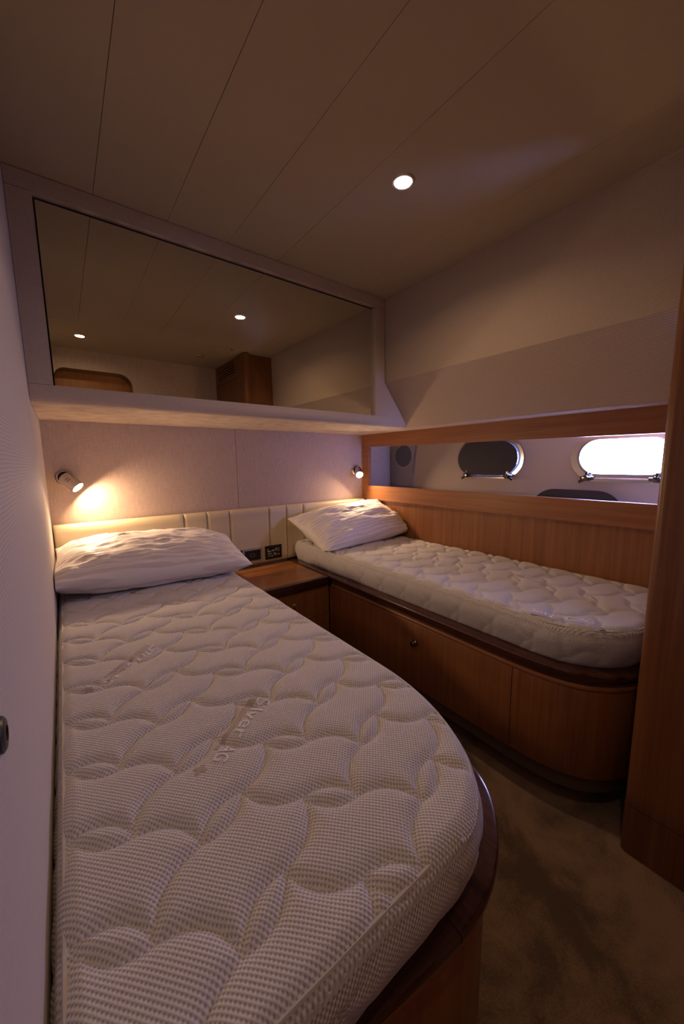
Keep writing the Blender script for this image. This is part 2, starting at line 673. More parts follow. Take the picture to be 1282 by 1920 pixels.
# ------------------------------------------------------------------ portholes
def porthole(idx, cy, cz, label_kind):
    w = empty('window_%d' % idx, P(XH, cy, cz - HH), None, None)
    w['kind'] = 'structure'
    n = 16
    bm = bmesh.new()
    # polished rim: stepped ring
    o1 = [(a * S, ZW(b)) for a, b in stadium(cy, cz, HW + 0.012, HH + 0.012, n)]
    i1 = [(a * S, ZW(b)) for a, b in stadium(cy, cz, HW - 0.002, HH - 0.002, n)]
    ring_plate(bm, o1, i1, 0, XH * S - 0.016, XH * S - 0.0003)
    es = [e for e in bm.edges if e.calc_face_angle(0) > 0.9]
    bmesh.ops.bevel(bm, geom=es, offset=0.005, segments=3, affect='EDGES')
    o2 = [(a * S, ZW(b)) for a, b in stadium(cy, cz, HW - 0.001, HH - 0.001, n)]
    i2 = [(a * S, ZW(b)) for a, b in stadium(cy, cz, HW - 0.0055, HH - 0.0055, n)]
    ring_plate(bm, o2, i2, 0, XH * S - 0.006, XH * S + 0.020)
    obj('window_frame', bm, M['chrome'], w, smooth=True)
    bm = bmesh.new()
    prism(bm, i2, 0, XH * S + 0.008, XH * S + 0.012)
    obj('window_pane', bm, M['glass'], w)
    # lower hinge rail and two clamp dogs
    for s in (-1, 1):
        bm = bmesh.new()
        c = Vector((XH * S - 0.02, (cy + s * HW * 0.70) * S, ZW(cz - HH - 0.004)))
        lathe(bm, [(0.0, -0.004), (0.010, -0.003), (0.012, 0.004), (0.007, 0.010), (0.006, 0.022), (0.011, 0.026), (0.010, 0.034), (0.0, 0.036)],
              c, (-1, 0, 0), 16, cap=False)
        tube(bm, [c + Vector((-0.012, -s * 0.0, 0.022)), c + Vector((-0.014, 0, -0.002)), c + Vector((-0.016, s * 0.024, -0.016))], 0.0055)
        tube(bm, [c + Vector((-0.006, -0.022, 0)), c + Vector((-0.006, 0.022, 0))], 0.0065)
        bmesh.ops.scale(bm, verts=bm.verts, vec=(1, 1.35, 1.35), space=Matrix.Translation(-c))
        obj('clamp_knob', bm, M['dchrome'], w, smooth=True)
    bm = bmesh.new()
    tube(bm, [Vector((XH * S - 0.022, (cy - HW * 0.7) * S, ZW(cz - HH - 0.005))), Vector((XH * S - 0.022, (cy + HW * 0.7) * S, ZW(cz - HH - 0.005)))], 0.005)
    obj('hinge_rail', bm, M['chrome'], w, smooth=True)
    return w


w1 = porthole(1, *WIN[0], '')
bm = bmesh.new()
prism(bm, [(a * S, ZW(b)) for a, b in stadium(WIN[0][0] + 0.002, WIN[0][1], HW + 0.001, HH + 0.003, 16)], 0, XH * S - 0.036, XH * S - 0.028)
bl = obj('window_blind', bm, M['blind'], w1, bevel=0.002)
porthole(2, *WIN[1], '')

# loose porthole cover leaning on the hull on the niche shelf
bm = bmesh.new()
pts = stadium(0, 0, 0.098, 0.052, 16)
th = math.radians(12)
prism(bm, [(a * S, b * S) for a, b in pts], 0, 0, 0.012)
es = [e for e in bm.edges if e.calc_face_angle(0) > 0.9]
bmesh.ops.bevel(bm, geom=es, offset=0.003, segments=2, affect='EDGES')
bmesh.ops.rotate(bm, verts=bm.verts, cent=(0, 0, 0), matrix=Matrix.Rotation(th, 3, 'Y'))
mz = min(v.co.z for v in bm.verts)
bmesh.ops.translate(bm, verts=bm.verts, vec=Vector((0.962 * S, 0.352 * S, ZW(-0.1745) - mz)))
finish(obj('porthole_cover', bm, M['blind'], smooth=True),
       'loose dark oval porthole cover standing on the shelf below the bright porthole', 'porthole cover')

# speaker panel at the head end of the niche
sp = empty('wall_speaker', P(0.995, 0.93, -0.175), 'round dark speaker in a grey panel at the head end of the porthole niche', 'speaker')
bm = bmesh.new()
pp = [(0.995, -0.1748), (0.905, -0.1748), (0.872, 0.0935), (0.995, 0.0935)]
prism(bm, [(a * S, ZW(b)) for a, b in pp], 0, (XH - 0.0005) * S, 0.996 * S)
obj('speaker_panel', bm, M['gry2'], sp)
bm = bmesh.new()
lathe(bm, [(0.0, 0.0095), (0.07, 0.008), (0.083, 0.004), (0.086, 0.0)], P(0.996, 0.930, 0.020), (-1, 0, 0), 40)
obj('speaker_grille', bm, M['grille'], sp, smooth=True)
bm = bmesh.new()
lathe(bm, [(0.0865, 0.0), (0.0865, 0.0045), (0.091, 0.0045), (0.092, 0.0)], P(0.996, 0.930, 0.020), (-1, 0, 0), 40, cap=False)
obj('speaker_rim', bm, M['grey'], sp, smooth=True)

# ------------------------------------------------------------------ overhead cabinet with mirror
cab = empty('overhead_cabinet', P(0.35, 0.86, 0.094), 'fabric covered overhead cabinet with a wide mirror above both bed heads', 'cabinet')
mx0, mx1, mz0, mz1 = 0.0025, 0.661, 0.1205, 0.383
YF = YCAB
g = 0.0004
bm = bmesh.new()   # carcass behind the face
prism(bm, [(x * S, ZW(z)) for x, z in [(XL + 0.0005, ZC - 0.001), (0.6935, ZC - 0.001), (0.6965, 0.2065), (0.77, 0.112), (XL + 0.0005, 0.112)]], 1, 0.7345 * S, 0.999 * S)
obj('carcass', bm, M['gap'], cab)
bm = bmesh.new()
ubox(bm, XL + 0.0005, 0.6935, YF, 0.7340, mz1 + 0.0024, ZC - 0.0008)
obj('top_rail', bm, M['rib'], cab, bevel=0.0012)
bm = bmesh.new()
ubox(bm, XL + 0.0005, mx0 - 0.001, YF, 0.7340, mz0, mz1 + 0.0015)
obj('side_stile', bm, M['rib'], cab, bevel=0.0012)
bm = bmesh.new()
xk = lambda z: 0.695 + (0.2065 - z) / (0.2065 - 0.094) * 0.093
prism(bm, [(x * S, ZW(z)) for x, z in [(mx1 + 0.001, mz1 + 0.0015), (0.6935, mz1 + 0.0015), (0.6950, 0.2068), (xk(mz0) - 0.001, mz0), (mx1 + 0.001, mz0)]], 1, YF * S, 0.7340 * S)
obj('side_stile', bm, M['rib'], cab, bevel=0.0012)
# bottom rail: rounded lip running back as the soffit
bm = bmesh.new()
zt_, zb_, rl = ZW(mz0 - 0.0005), ZW(0.0942), 0.034
sec = [(0.7340 * S, zt_), (YF * S, zt_)]
for k in range(9):
    a = math.pi / 2 * k / 8
    sec.append((YF * S + rl - rl * math.cos(a), zb_ + rl - rl * math.sin(a)))
sec += [(0.999 * S, zb_), (0.999 * S, zb_ + 0.03), (0.7340 * S, zb_ + 0.03)]
A, B = [], []
for (y, z) in sec:
    A.append(bm.verts.new(((XL + 0.0005) * S, y, z)))
    xr = xk(min(0.2065, z / S - FL)) - 0.0008
    B.append(bm.verts.new((xr * S, y, z)))
n = len(sec)
for i in range(n):
    bm.faces.new((A[i], A[(i + 1) % n], B[(i + 1) % n], B[i]))
bm.faces.new(A)
bm.faces.new(B)
obj('bottom_rail', bm, M['rib'], cab, smooth=True, angle=50)
bm = bmesh.new()
ubox(bm, mx0 + 0.0012, mx1, 0.7292, 0.7325, mz0 + 0.0005, mz1 - 0.0022)
obj('mirror', bm, M['mirror'], cab)

# ------------------------------------------------------------------ headboard
hb = empty('headboard', P(0.41, 0.99, -0.30), 'long cream leather headboard with vertical seams behind both beds', 'headboard')
seams = [-0.0265, 0.238, 0.296, 0.357, 0.476, 0.534, 0.594, 0.8535]
bm = bmesh.new()
ubox(bm, XL + 0.001, 0.8535, 0.992, 0.9995, -0.296, -0.135)
obj('backing_board', bm, M['leather'], hb)
for i in range(7):
    a, b = seams[i], seams[i + 1]
    bm = bmesh.new()
    nx, nz = 22, 14
    x0, x1, z0, z1 = a * S + 0.0006, b * S - 0.0006, ZW(-0.297), ZW(-0.1285)
    if i in (3,):
        z0 = ZW(-0.297)
    def yy(u, v):
        eu, ev = min(u * (x1 - x0), (1 - u) * (x1 - x0)), min(v * (z1 - z0), (1 - v) * (z1 - z0))
        ru, rv = 0.012, 0.022
        su = 1 if eu > ru else math.sqrt(max(0, 1 - (1 - eu / ru) ** 2))
        sv = 1 if ev > rv else math.sqrt(max(0, 1 - (1 - ev / rv) ** 2))
        return 0.992 * S - 0.004 - 0.024 * (0.45 + 0.55 * su) * sv
    us = [0.5 - 0.5 * math.cos(math.pi * k / nx) for k in range(nx + 1)]
    vs_ = [0.5 - 0.5 * math.cos(math.pi * k / nz) for k in range(nz + 1)]
    G = [[bm.verts.new((x0 + (x1 - x0) * u, yy(u, v), z0 + (z1 - z0) * v)) for v in vs_] for u in us]
    for p in range(nx):
        for q in range(nz):
            bm.faces.new((G[p][q], G[p + 1][q], G[p + 1][q + 1], G[p][q + 1]))
    loop = [G[p][0] for p in range(nx + 1)] + [G[nx][q] for q in range(1, nz + 1)] + [G[p][nz] for p in range(nx - 1, -1, -1)] + [G[0][q] for q in range(nz - 1, 0, -1)]
    bk = [bm.verts.new((v.co.x, 0.9935 * S, v.co.z)) for v in loop]
    m_ = len(loop)
    for k in range(m_):
        bm.faces.new((loop[k], loop[(k + 1) % m_], bk[(k + 1) % m_], bk[k]))
    bm.faces.new(bk)
    obj('cushion_panel', bm, M['leather'], hb, smooth=True, angle=60)

# ------------------------------------------------------------------ outlets above the nightstand
def outlet(x0, x1, z0, z1, border, name, label, dark_border):
    yf = 0.9785 * S
    e = empty(name, Vector(((x0 + x1) / 2 * S, yf, ZW(z0))), label, 'outlet')
    bm = bmesh.new()
    o_ = [(x0 * S, ZW(z0)), (x1 * S, ZW(z0)), (x1 * S, ZW(z1)), (x0 * S, ZW(z1))]
    bb = border
    i_ = [(x0 * S + bb, ZW(z0) + bb), (x1 * S - bb, ZW(z0) + bb), (x1 * S - bb, ZW(z1) - bb), (x0 * S + bb, ZW(z1) - bb)]
    ring_plate(bm, o_, i_, 1, yf - 0.006, yf + 0.006)
    obj('faceplate', bm, M['black'] if dark_border else M['grey'], e, bevel=0.0012)
    bm = bmesh.new()
    box(bm, (i_[0][0] + 0.0002, yf - 0.003, i_[0][1] + 0.0002), (i_[2][0] - 0.0002, yf + 0.006, i_[2][1] - 0.0002))
    obj('insert', bm, M['black'], e)
    return e, i_, yf


e1, i1, yf = outlet(0.4575, 0.5115, -0.2865, -0.2455, 0.011, 'control_panel', 'small black control panel with pale symbols on the headboard above the nightstand', True)
bm = bmesh.new()
ix0, ix1, iz0, iz1 = i1[0][0], i1[2][0], i1[0][1], i1[2][1]
for (u, v, a, b) in [(0.05, .55, .30, .66), (.36, .60, .58, .72), (.66, .62, .74, .88), (.8, .55, .96, .62), (.8, .75, .95, .83), (.05, .34, .34, .42), (.10, .12, .2, .22), (.28, .1, .46, .18), (.55, .16, .66, .3), (.74, .2, .96, .27), (.05, .7, .12, .86), (.45, .34, .7, .40)]:
    box(bm, (ix0 + (ix1 - ix0) * u, yf - 0.0036, iz0 + (iz1 - iz0) * v), (ix0 + (ix1 - ix0) * a, yf - 0.0029, iz0 + (iz1 - iz0) * b))
obj('button_symbol', bm, M['white'], e1)
e2, i2, yf = outlet(0.387, 0.4485, -0.2875, -0.2445, 0.013, 'power_outlet', 'silver framed socket plate with a dark centre beside the left pillow', False)
bm = bmesh.new()
ix0, ix1, iz0, iz1 = i2[0][0], i2[2][0], i2[0][1], i2[2][1]
cx_, cz_ = (ix0 + ix1) / 2, (iz0 + iz1) / 2
tube(bm, [Vector((cx_ + 0.018 * math.cos(t), yf - 0.0034, cz_ + 0.012 * math.sin(t))) for t in [math.pi * k / 10 for k in range(11)]], 0.0009, 6)
for u in (-0.012, 0.0, 0.012):
    box(bm, (cx_ + u - 0.002, yf - 0.0036, cz_ - 0.008), (cx_ + u + 0.002, yf - 0.0029, cz_ - 0.002))
obj('socket_contacts', bm, M['grey'], e2)
bm = bmesh.new()
box(bm, (0.362 * S, yf - 0.005, ZW(-0.285)), (0.3855 * S, yf + 0.004, ZW(-0.2465)))
finish(obj('wall_switch', bm, M['black'], bevel=0.001), 'narrow black switch plate half hidden by the left pillow, beside the silver socket', 'switch')

# ------------------------------------------------------------------ quilting pattern
def quilt_points(x0, y0, xr, yr, HV, DV, rot=None):
    """sample points of the stitched lines; H lens lattice origin (x0,y0)"""
    px, py = 0.2885, 0.1435
    out = []

    def arc(a, b, sag):
        a, b = Vector(a), Vector(b)
        d = b - a
        L = d.length
        nrm = Vector((-d.y, d.x)) / L
        n_ = max(4, int(L / 0.0022))
        for k in range(n_ + 1):
            t = k / n_
            out.append(a + d * t + nrm * (4 * t * (1 - t) * sag * L))

    ni0, ni1 = int((xr[0] - x0) / px) - 2, int((xr[1] - x0) / px) + 2
    nj0, nj1 = int((yr[0] - y0) / py) - 2, int((yr[1] - y0) / py) + 2
    for i in range(ni0, ni1 + 1):
        for j in range(nj0, nj1 + 1):
            c = Vector((x0 + px * i, y0 + py * j))
            L, Rr = c - HV, c + HV
            arc(L, Rr, 0.20)
            arc(L, Rr, -0.20)
            for dy in (py / 2, -py / 2):
                dl = Vector((c.x - px / 2, c.y + dy)) + DV     # upper end of the left column lens
                dr = Vector((c.x + px / 2, c.y + dy)) - DV     # lower end of the right column lens
                # bulge towards -y on the left, +y on the right
                for a, b, sgn in ((dl, L, -1), (Rr, dr, 1)):
                    d = b - a
                    nn = Vector((-d.y, d.x))
                    arc(a, b, 0.19 * (1 if nn.y * sgn > 0 else -1))
            D = Vector((c.x + px / 2, c.y + py / 2))
            arc(D - DV, D + DV, 0.19)
            arc(D - DV, D + DV, -0.19)
    return out


def make_tree(pts):
    kd = kdtree.KDTree(len(pts))
    for i, p in enumerate(pts):
        kd.insert((p.x, p.y, 0), i)
    kd.balance()
    return kd


def mattress(name, x0, x1, y0, y1, corner_side, ca, cb, zt, zb_w, tree, label, dx, dy, puff=0.0095):
    """corner_side=+1: rounded corner on the x1 side at y0; -1: on the x0 side. world metres"""
    e = empty(name, Vector(((x0 + x1) / 2, (y0 + y1) / 2, zb_w)), label, 'mattress')
    pw = 2.05

    def xlim(y):
        if y < y0 + cb:
            t = 1 - (y - y0) / cb
            t = max(0, min(1, t))
            k = (1 - t ** pw) ** (1 / pw)
            if corner_side > 0:
                return x0, x1 - ca + ca * k
            return x0 + ca - ca * k, x1
        return x0, x1
    ys = []
    y = y0
    while y < y1:
        ys.append(y)
        d = y - y0
        y += min(dy, 0.0004 + d * 0.22)
    ys.append(y1)
    nx = int((x1 - x0) / dx)
    us = [k / nx for k in range(nx + 1)]
    # refine near side edges
    ed = [0.0012, 0.003, 0.0055, 0.009, 0.0135, 0.019]
    w = x1 - x0
    us = sorted(set([0.0, 1.0] + [q / w for q in ed] + [1 - q / w for q in ed] + [u for u in us if 0.024 / w < u < 1 - 0.024 / w]))
    # outline for distance queries
    outl = []
    for yv in ys:
        outl.append(Vector((xlim(yv)[1], yv, 0)))
    Nt = 400
    for k in range(Nt + 1):
        outl.append(Vector((x1 + (x0 - x1) * k / Nt, y1, 0)))
    for yv in reversed(ys):
        outl.append(Vector((xlim(yv)[0], yv, 0)))
    a, b = xlim(y0)
    nf = max(4, int((b - a) / 0.004))
    for k in range(1, nf):
        outl.append(Vector((a + (b - a) * k / nf, y0, 0)))
    # dense samples on long straight sides
    ext = []
    for yv in [y0 + cb + (y1 - y0 - cb) * k / 500 for k in range(501)]:
        ext.append(Vector((xlim(yv)[0], yv, 0)))
        ext.append(Vector((xlim(yv)[1], yv, 0)))
    kd = kdtree.KDTree(len(outl) + len(ext))
    for i, p in enumerate(outl + ext):
        kd.insert(p, i)
    kd.balance()
    r = 0.026

    def height(px_, py_):
        d = tree.find((px_, py_, 0))[2]
        return puff * (1 - math.exp(-(d / 0.0095) ** 1.0)) - puff * 0.15 * math.exp(-(d / 0.003) ** 2)
    bm = bmesh.new()
    uvl = bm.loops.layers.uv.new('UVMap')
    uvs = {}
    G = []
    for yv in ys:
        a, b = xlim(yv)
        row = []
        for u in us:
            xx = a + (b - a) * u
            d = kd.find((xx, yv, 0))[2]
            if u in (0.0, 1.0) or yv in (ys[0], ys[-1]):
                d = 0
            prof = 0 if d >= r else -(r - math.sqrt(max(0, r * r - (r - d) ** 2)))
            fade = min(1, d / 0.02)
            zz = zt + prof * 0.8 + height(xx, yv) * (0.25 + 0.75 * fade) + 0.004 * noise.noise((xx * 3, yv * 3, 1.7))
            v = bm.verts.new((xx, yv, zz))
            uvs[v] = (xx, yv)
            row.append(v)
        G.append(row)
    ny, nu = len(ys), len(us)
    for i in range(ny - 1):
        for j in range(nu - 1):
            bm.faces.new((G[i][j], G[i][j + 1], G[i + 1][j + 1], G[i + 1][j]))
    loop = [G[0][j] for j in range(nu)] + [G[i][nu - 1] for i in range(1, ny)] + [G[ny - 1][j] for j in range(nu - 2, -1, -1)] + [G[i][0] for i in range(ny - 2, 0, -1)]
    m_ = len(loop)
    nrm = []
    for k in range(m_):
        p, q = loop[k - 4].co, loop[(k + 4) % m_].co
        t = Vector((q.x - p.x, q.y - p.y))
        t = t.normalized() if t.length > 0 else Vector((1, 0))
        nrm.append(Vector((t.y, -t.x)))
    prev = loop
    ztop = zt - r * 0.8
    nside = 22
    base = [(v.co.x, v.co.y, v.co.z) for v in loop]
    for s in range(1, nside + 1):
        f = s / nside
        ring = []
        for k in range(m_):
            drop = (base[k][2] - zb_w) * f
            bul = 0.007 * math.sin(math.pi * min(1, f * 1.05)) - 0.022 * max(0, f - 0.15)
            bx, by = base[k][0], base[k][1]
            qx, qy = bx + nrm[k].x * drop, by + nrm[k].y * drop
            hh = height(qx, qy) * 0.55 * min(1, f * 3) * (1 if f < 0.9 else (1 - f) * 10)
            o_ = bul + hh
            v = bm.verts.new((bx + nrm[k].x * o_, by + nrm[k].y * o_, base[k][2] - drop))
            uvs[v] = (qx, qy)
            ring.append(v)
        for k in range(m_):
            bm.faces.new((prev[k], ring[k], ring[(k + 1) % m_], prev[(k + 1) % m_]))
        prev = ring
    bm.faces.new(prev)
    for f in bm.faces:
        for lp in f.loops:
            lp[uvl].uv = uvs[lp.vert]
    o = obj('cover', bm, M['knit'], e, smooth=True, angle=70)
    # stitched edge piping
    bm = bmesh.new()
    ins = 0.010
    pp_ = [Vector((base[k][0] - nrm[k].x * ins, base[k][1] - nrm[k].y * ins, zt - r * 0.8 + 0.8 * math.sqrt(r * r - (r - ins) ** 2) + 0.0018)) for k in range(0, m_, 2)]
    flt = [pp_[0]]
    for p in pp_[1:]:
        if (p - flt[-1]).length > 0.006:
            flt.append(p)
    tube(bm, flt, 0.0032, 6, closed=True)
    obj('piping', bm, M['piping'], e, smooth=True)
    return e


HVL, DVL = Vector((0.035, -0.0265)), Vector((0.0385, 0.0235))
ptsL = quilt_points(0.0, 0.8455, (-0.2, 0.85), (0.05, 2.25), HVL, DVL)
treeL = make_tree(ptsL)
ZT = ZW(-0.240) - 0.004
MB = ZW(-0.3005)
ml = mattress('mattress', -0.0255 * S, 0.2875 * S, 0.1150 * S, 0.970 * S, 1, 0.106 * S, 0.180 * S, ZT, MB, treeL,
              'white quilted mattress on the nearer left bed, against the left wall', 0.0042, 0.0042)
ptsR = quilt_points(1.106, 0.766 - 0.1435 / 2, (1.1, 2.0), (0.1, 2.2), Vector((0.036, -0.022)), Vector((0.030, 0.033)))
treeR = make_tree(ptsR)
mr = mattress('mattress', 0.557 * S, 0.861 * S, 0.125 * S, 0.970 * S, -1, 0.115 * S, 0.12 * S, ZT, MB, treeR,
              'white quilted mattress on the farther right bed, below the portholes', 0.0055, 0.0055)


# woven lettering on the mattress covers
def text_strip(parent, txt, a, b, size, zs, name='woven_lettering', flip=False):
    """text running from plan point a to b (metres), laid on the cover"""
    cu = bpy.data.curves.new('t', 'FONT')
    cu.body = txt
    cu.size = size
    cu.extrude = 0.0006
    cu.resolution_u = 3
    to = bpy.data.objects.new('t', cu)
    C.objects.link(to)
    dg = bpy.context.evaluated_depsgraph_get()
    me = bpy.data.meshes.new_from_object(to.evaluated_get(dg))
    bpy.data.objects.remove(to)
    bm = bmesh.new()
    bm.from_mesh(me)
    a, b = Vector(a), Vector(b)
    d = b - a
    xs_ = [v.co.x for v in bm.verts]
    w_ = max(xs_) - min(xs_)
    sc = d.length / w_
    ang = math.atan2(d.y, d.x)
    mnx = min(xs_)
    bmesh.ops.subdivide_edges(bm, edges=[e for e in bm.edges if e.calc_length() > 0.012], cuts=2)
    for v in bm.verts:
        lx, ly = (v.co.x - mnx) * sc, v.co.y
        X_ = a.x + lx * math.cos(ang) - ly * math.sin(ang)
        Y_ = a.y + lx * math.sin(ang) + ly * math.cos(ang)
        v.co = Vector((X_, Y_, zs(X_, Y_) + v.co.z + 0.0009))
    return obj(name, bm, M['logo'], parent)


def strip_quad(parent, a, b, w0, w1, zs, m, name):
    bm = bmesh.new()
    a, b = Vector(a), Vector(b)
    d = (b - a)
    nrm_ = Vector((-d.y, d.x)).normalized()
    n_ = 40
    T, U = [], []
    for k in range(n_ + 1):
        p = a + d * (k / n_)
        w_ = w0 + (w1 - w0) * k / n_
        for lst, s in ((T, 1), (U, -1)):
            q = p + nrm_ * w_ * s / 2
            lst.append(q)
    def vv(q, h):
        return bm.verts.new((q.x, q.y, zs(q.x, q.y) + h))
    t1 = [vv(q, 0.0007) for q in T]
    t2 = [vv(q, 0.0007) for q in U]
    b1 = [vv(q, -0.001) for q in T]
    b2 = [vv(q, -0.001) for q in U]
    for k in range(n_):
        bm.faces.new((t1[k], t1[k + 1], t2[k + 1], t2[k]))
        bm.faces.new((b1[k], b2[k], b2[k + 1], b1[k + 1]))
        bm.faces.new((t1[k], b1[k], b1[k + 1], t1[k + 1]))
        bm.faces.new((t2[k], t2[k + 1], b2[k + 1], b2[k]))
    return obj(name, bm, m, parent)


def surf(tree, puff=0.0095):
    def f(x, y):
        d = tree.find((x, y, 0))[2]
        return ZT + puff * (1 - math.exp(-(d / 0.0095) ** 1.0)) - puff * 0.15 * math.exp(-(d / 0.003) ** 2) + 0.004 * noise.noise((x * 3, y * 3, 1.7))
    return f


sL, sR = surf(treeL), surf(treeR)


def logo(parent, s, A_, dirv, L, scale=1.0):
    """bar with Silver above it, then AG and a plus sign; A_ start, dirv reading direction"""
    d = Vector(dirv).normalized()
    upv = Vector((-d.y, d.x))
    A_ = Vector(A_)
    strip_quad(parent, A_, A_ + d * L, 0.016 * scale, 0.007 * scale, s, M['logod'], 'woven_bar')
    text_strip(parent, 'Silver', A_ + upv * 0.012 * scale, A_ + upv * 0.012 * scale + d * L * 0.78, 0.040 * scale, s)
    text_strip(parent, 'AG', A_ + d * L * 0.90 + upv * 0.010, A_ + d * L * 1.16 + upv * 0.010, 0.036 * scale, s)
    c = A_ + d * L * 1.30
    strip_quad(parent, c - d * 0.011, c + d * 0.011, 0.006, 0.006, s, M['logod'], 'woven_plus')
    strip_quad(parent, c - upv * 0.011, c + upv * 0.011, 0.006, 0.006, s, M['logod'], 'woven_plus')


logo(ml, sL, (0.294, 0.712), (-0.80, -0.66), 0.155)
logo(ml, sL, (0.150, 1.115), (-0.75, -0.70), 0.155)
logo(mr, sR, (1.215, 0.545), (0.30, -0.95), 0.15)
logo(mr, sR, (1.60, 0.80), (-0.3, -0.95), 0.13)

# ------------------------------------------------------------------ bed bases
def path2(pts, n=10):
    return [Vector((p.x * S, p.y * S)) for p in catmull([Vector((a, b)) for a, b in pts], n)]


Z0 = ZW(-0.3005)
def rim_profile(depth):
    r_ = 0.006
    return [(0.0, Z0 - 0.012), (0.0008, Z0 - r_), (0.003, Z0 - 0.0015), (r_ + 0.002, Z0), (depth, Z0), (depth, Z0 - 0.05), (0.022, Z0 - 0.05), (0.017, Z0 - 0.040)]


def bead_profile():
    a, b = Z0 - 0.0505, Z0 - 0.068
    return [(0.017, b + 0.004), (0.015, (a + b) / 2), (0.017, a - 0.002), (0.020, a), (0.05, a), (0.05, b), (0.020, b)]


def panel_profile():
    a, b = Z0 - 0.0695, ZW(-0.4725)
    return [(0.021, a), (0.0195, a - 0.003), (0.0195, b + 0.002), (0.021, b), (0.042, b), (0.042, a)]


def kick_profile():
    a, m_, b = ZW(-0.474), ZW(-0.5035), ZW(-FL) + 0.0005
    return [(0.036, a), (0.040, m_ + 0.004), (0.046, m_), (0.155, m_), (0.155, b), (0.165, b), (0.165, a)]


def split(path, yb):
    """split path where y passes below yb"""
    k = next(i for i, p in enumerate(path) if p.y < yb * S)
    return path[:k + 1], path[k:]


def knob(parent, c, axis, r=0.0125, m='dchrome'):
    bm = bmesh.new()
    lathe(bm, [(r * 1.25, 0.0), (r * 1.25, 0.0025), (r * 0.9, 0.004), (r * 0.7, 0.009), (r * 1.0, 0.013), (r * 1.05, 0.019), (r * 0.85, 0.023), (r * 0.5, 0.0235), (r * 0.45, 0.021), (0.0005, 0.021)], c, axis, 28, cap=False)
    return obj('knob', bm, M[m], parent, smooth=True, angle=40)


# left bed
lb = empty('bed_base', P(0.15, 0.55, -FL), 'teak bed base with dark rounded rosewood rim under the nearer left mattress', 'bed base')
Lp = [(0.3085, 0.998), (0.3085, 0.77), (0.3085, 0.5), (0.3085, 0.3), (0.3075, 0.235), (0.303, 0.192), (0.291, 0.163), (0.272, 0.1415), (0.246, 0.1235), (0.212, 0.111), (0.176, 0.1085), (0.13, 0.1135), (0.06, 0.1225), (-0.028, 0.132)]
pth = path2(Lp, 8)
kj = min(range(len(pth)), key=lambda i: (pth[i] - Vector((0.178 * S, 0.1085 * S))).length)
kc = min(range(len(pth)), key=lambda i: (pth[i] - Vector((0.3085 * S, 0.29 * S))).length)
for a, b in ((0, kj), (kj, len(pth) - 1)):
    bm = bmesh.new()
    seg = pth[a:b + 1]
    if a:
        t_ = (seg[1] - seg[0]).normalized()
        seg = [seg[0] + t_ * 0.0014] + seg[1:]
    sweep(bm, seg, rim_profile(0.11), -1)
    obj('rim', bm, M['rose'] if a == 0 else M['rosex'], lb, smooth=True, angle=40)
bm = bmesh.new(); sweep(bm, pth, bead_profile(), -1)
obj('bead_moulding', bm, M['teaky'], lb, smooth=True, angle=40)
for a, b in ((0, kc), (kc, len(pth) - 1)):
    bm = bmesh.new()
    seg = pth[a:b + 1]
    if a:
        seg = [seg[0] + (seg[1] - seg[0]).normalized() * 0.0025] + seg[1:]
    sweep(bm, seg, panel_profile(), -1)
    obj('side_panel', bm, M['teakv'], lb, smooth=True, angle=40)
bm = bmesh.new(); sweep(bm, pth, kick_profile(), -1)
obj('toe_kick', bm, M['kick'], lb, smooth=True, angle=40)
bm = bmesh.new()   # slab that carries the mattress
inner_ = [(0.27, 0.985), (0.27, 0.3), (0.262, 0.22), (0.235, 0.17), (0.19, 0.15), (0.10, 0.155), (-0.027, 0.17), (-0.027, 0.985)]
prism(bm, [(x * S, y * S) for x, y in inner_], 2, Z0 - 0.03, Z0 - 0.0005)
obj('mattress_board', bm, M['teaky'], lb)

# right bed
rb = empty('bed_base', P(0.70, 0.55, -FL), 'teak bed base with round drawer knob and dark rim under the farther right mattress', 'bed base')
Rp = [(0.5405, 0.998), (0.5405, 0.77), (0.5405, 0.6), (0.5405, 0.45), (0.5405, 0.32), (0.541, 0.27), (0.545, 0.225), (0.555, 0.188), (0.573, 0.158), (0.602, 0.133), (0.64, 0.1165), (0.69, 0.108), (0.74, 0.106)]
pth = path2(Rp, 8)
kj = min(range(len(pth)), key=lambda i: abs(pth[i].y - 0.272 * S) + (0 if pth[i].x < 0.56 * S else 9))
kn = min(range(len(pth)), key=lambda i: abs(pth[i].y - 0.77 * S))
for a, b in ((0, kj), (kj, len(pth) - 1)):
    bm = bmesh.new()
    seg = pth[a:b + 1]
    if a:
        seg = [seg[0] + (seg[1] - seg[0]).normalized() * 0.001] + seg[1:]
    sweep(bm, seg, rim_profile(0.09), 1)
    obj('rim', bm, M['rose'], rb, smooth=True, angle=40)
bm = bmesh.new(); sweep(bm, pth[kn:], bead_profile(), 1)
obj('bead_moulding', bm, M['teaky'], rb, smooth=True, angle=40)
bm = bmesh.new()
sg = pth[kn:kj + 1]
sg = [Vector((sg[0].x, 0.7800 * S))] + sg[1:-1] + [sg[-1] + Vector((0, 0.0015))]
sweep(bm, sg, panel_profile(), 1)
drw = obj('drawer', bm, M['teakv'], rb, smooth=True, angle=40)
knob(drw, Vector((0.5405 * S + 0.0195, 0.4745 * S, ZW(-0.3735))), (-1, 0, 0))
bm = bmesh.new()
sg = pth[kj:]
sg = [sg[0] + Vector((0, -0.0015))] + sg[1:]
sweep(bm, sg, panel_profile(), 1)
obj('end_panel', bm, M['teakv'], rb, smooth=True, angle=40)
bm = bmesh.new(); sweep(bm, pth[kn:], kick_profile(), 1)
obj('toe_kick', bm, M['kick'], rb, smooth=True, angle=40)
bm = bmesh.new()
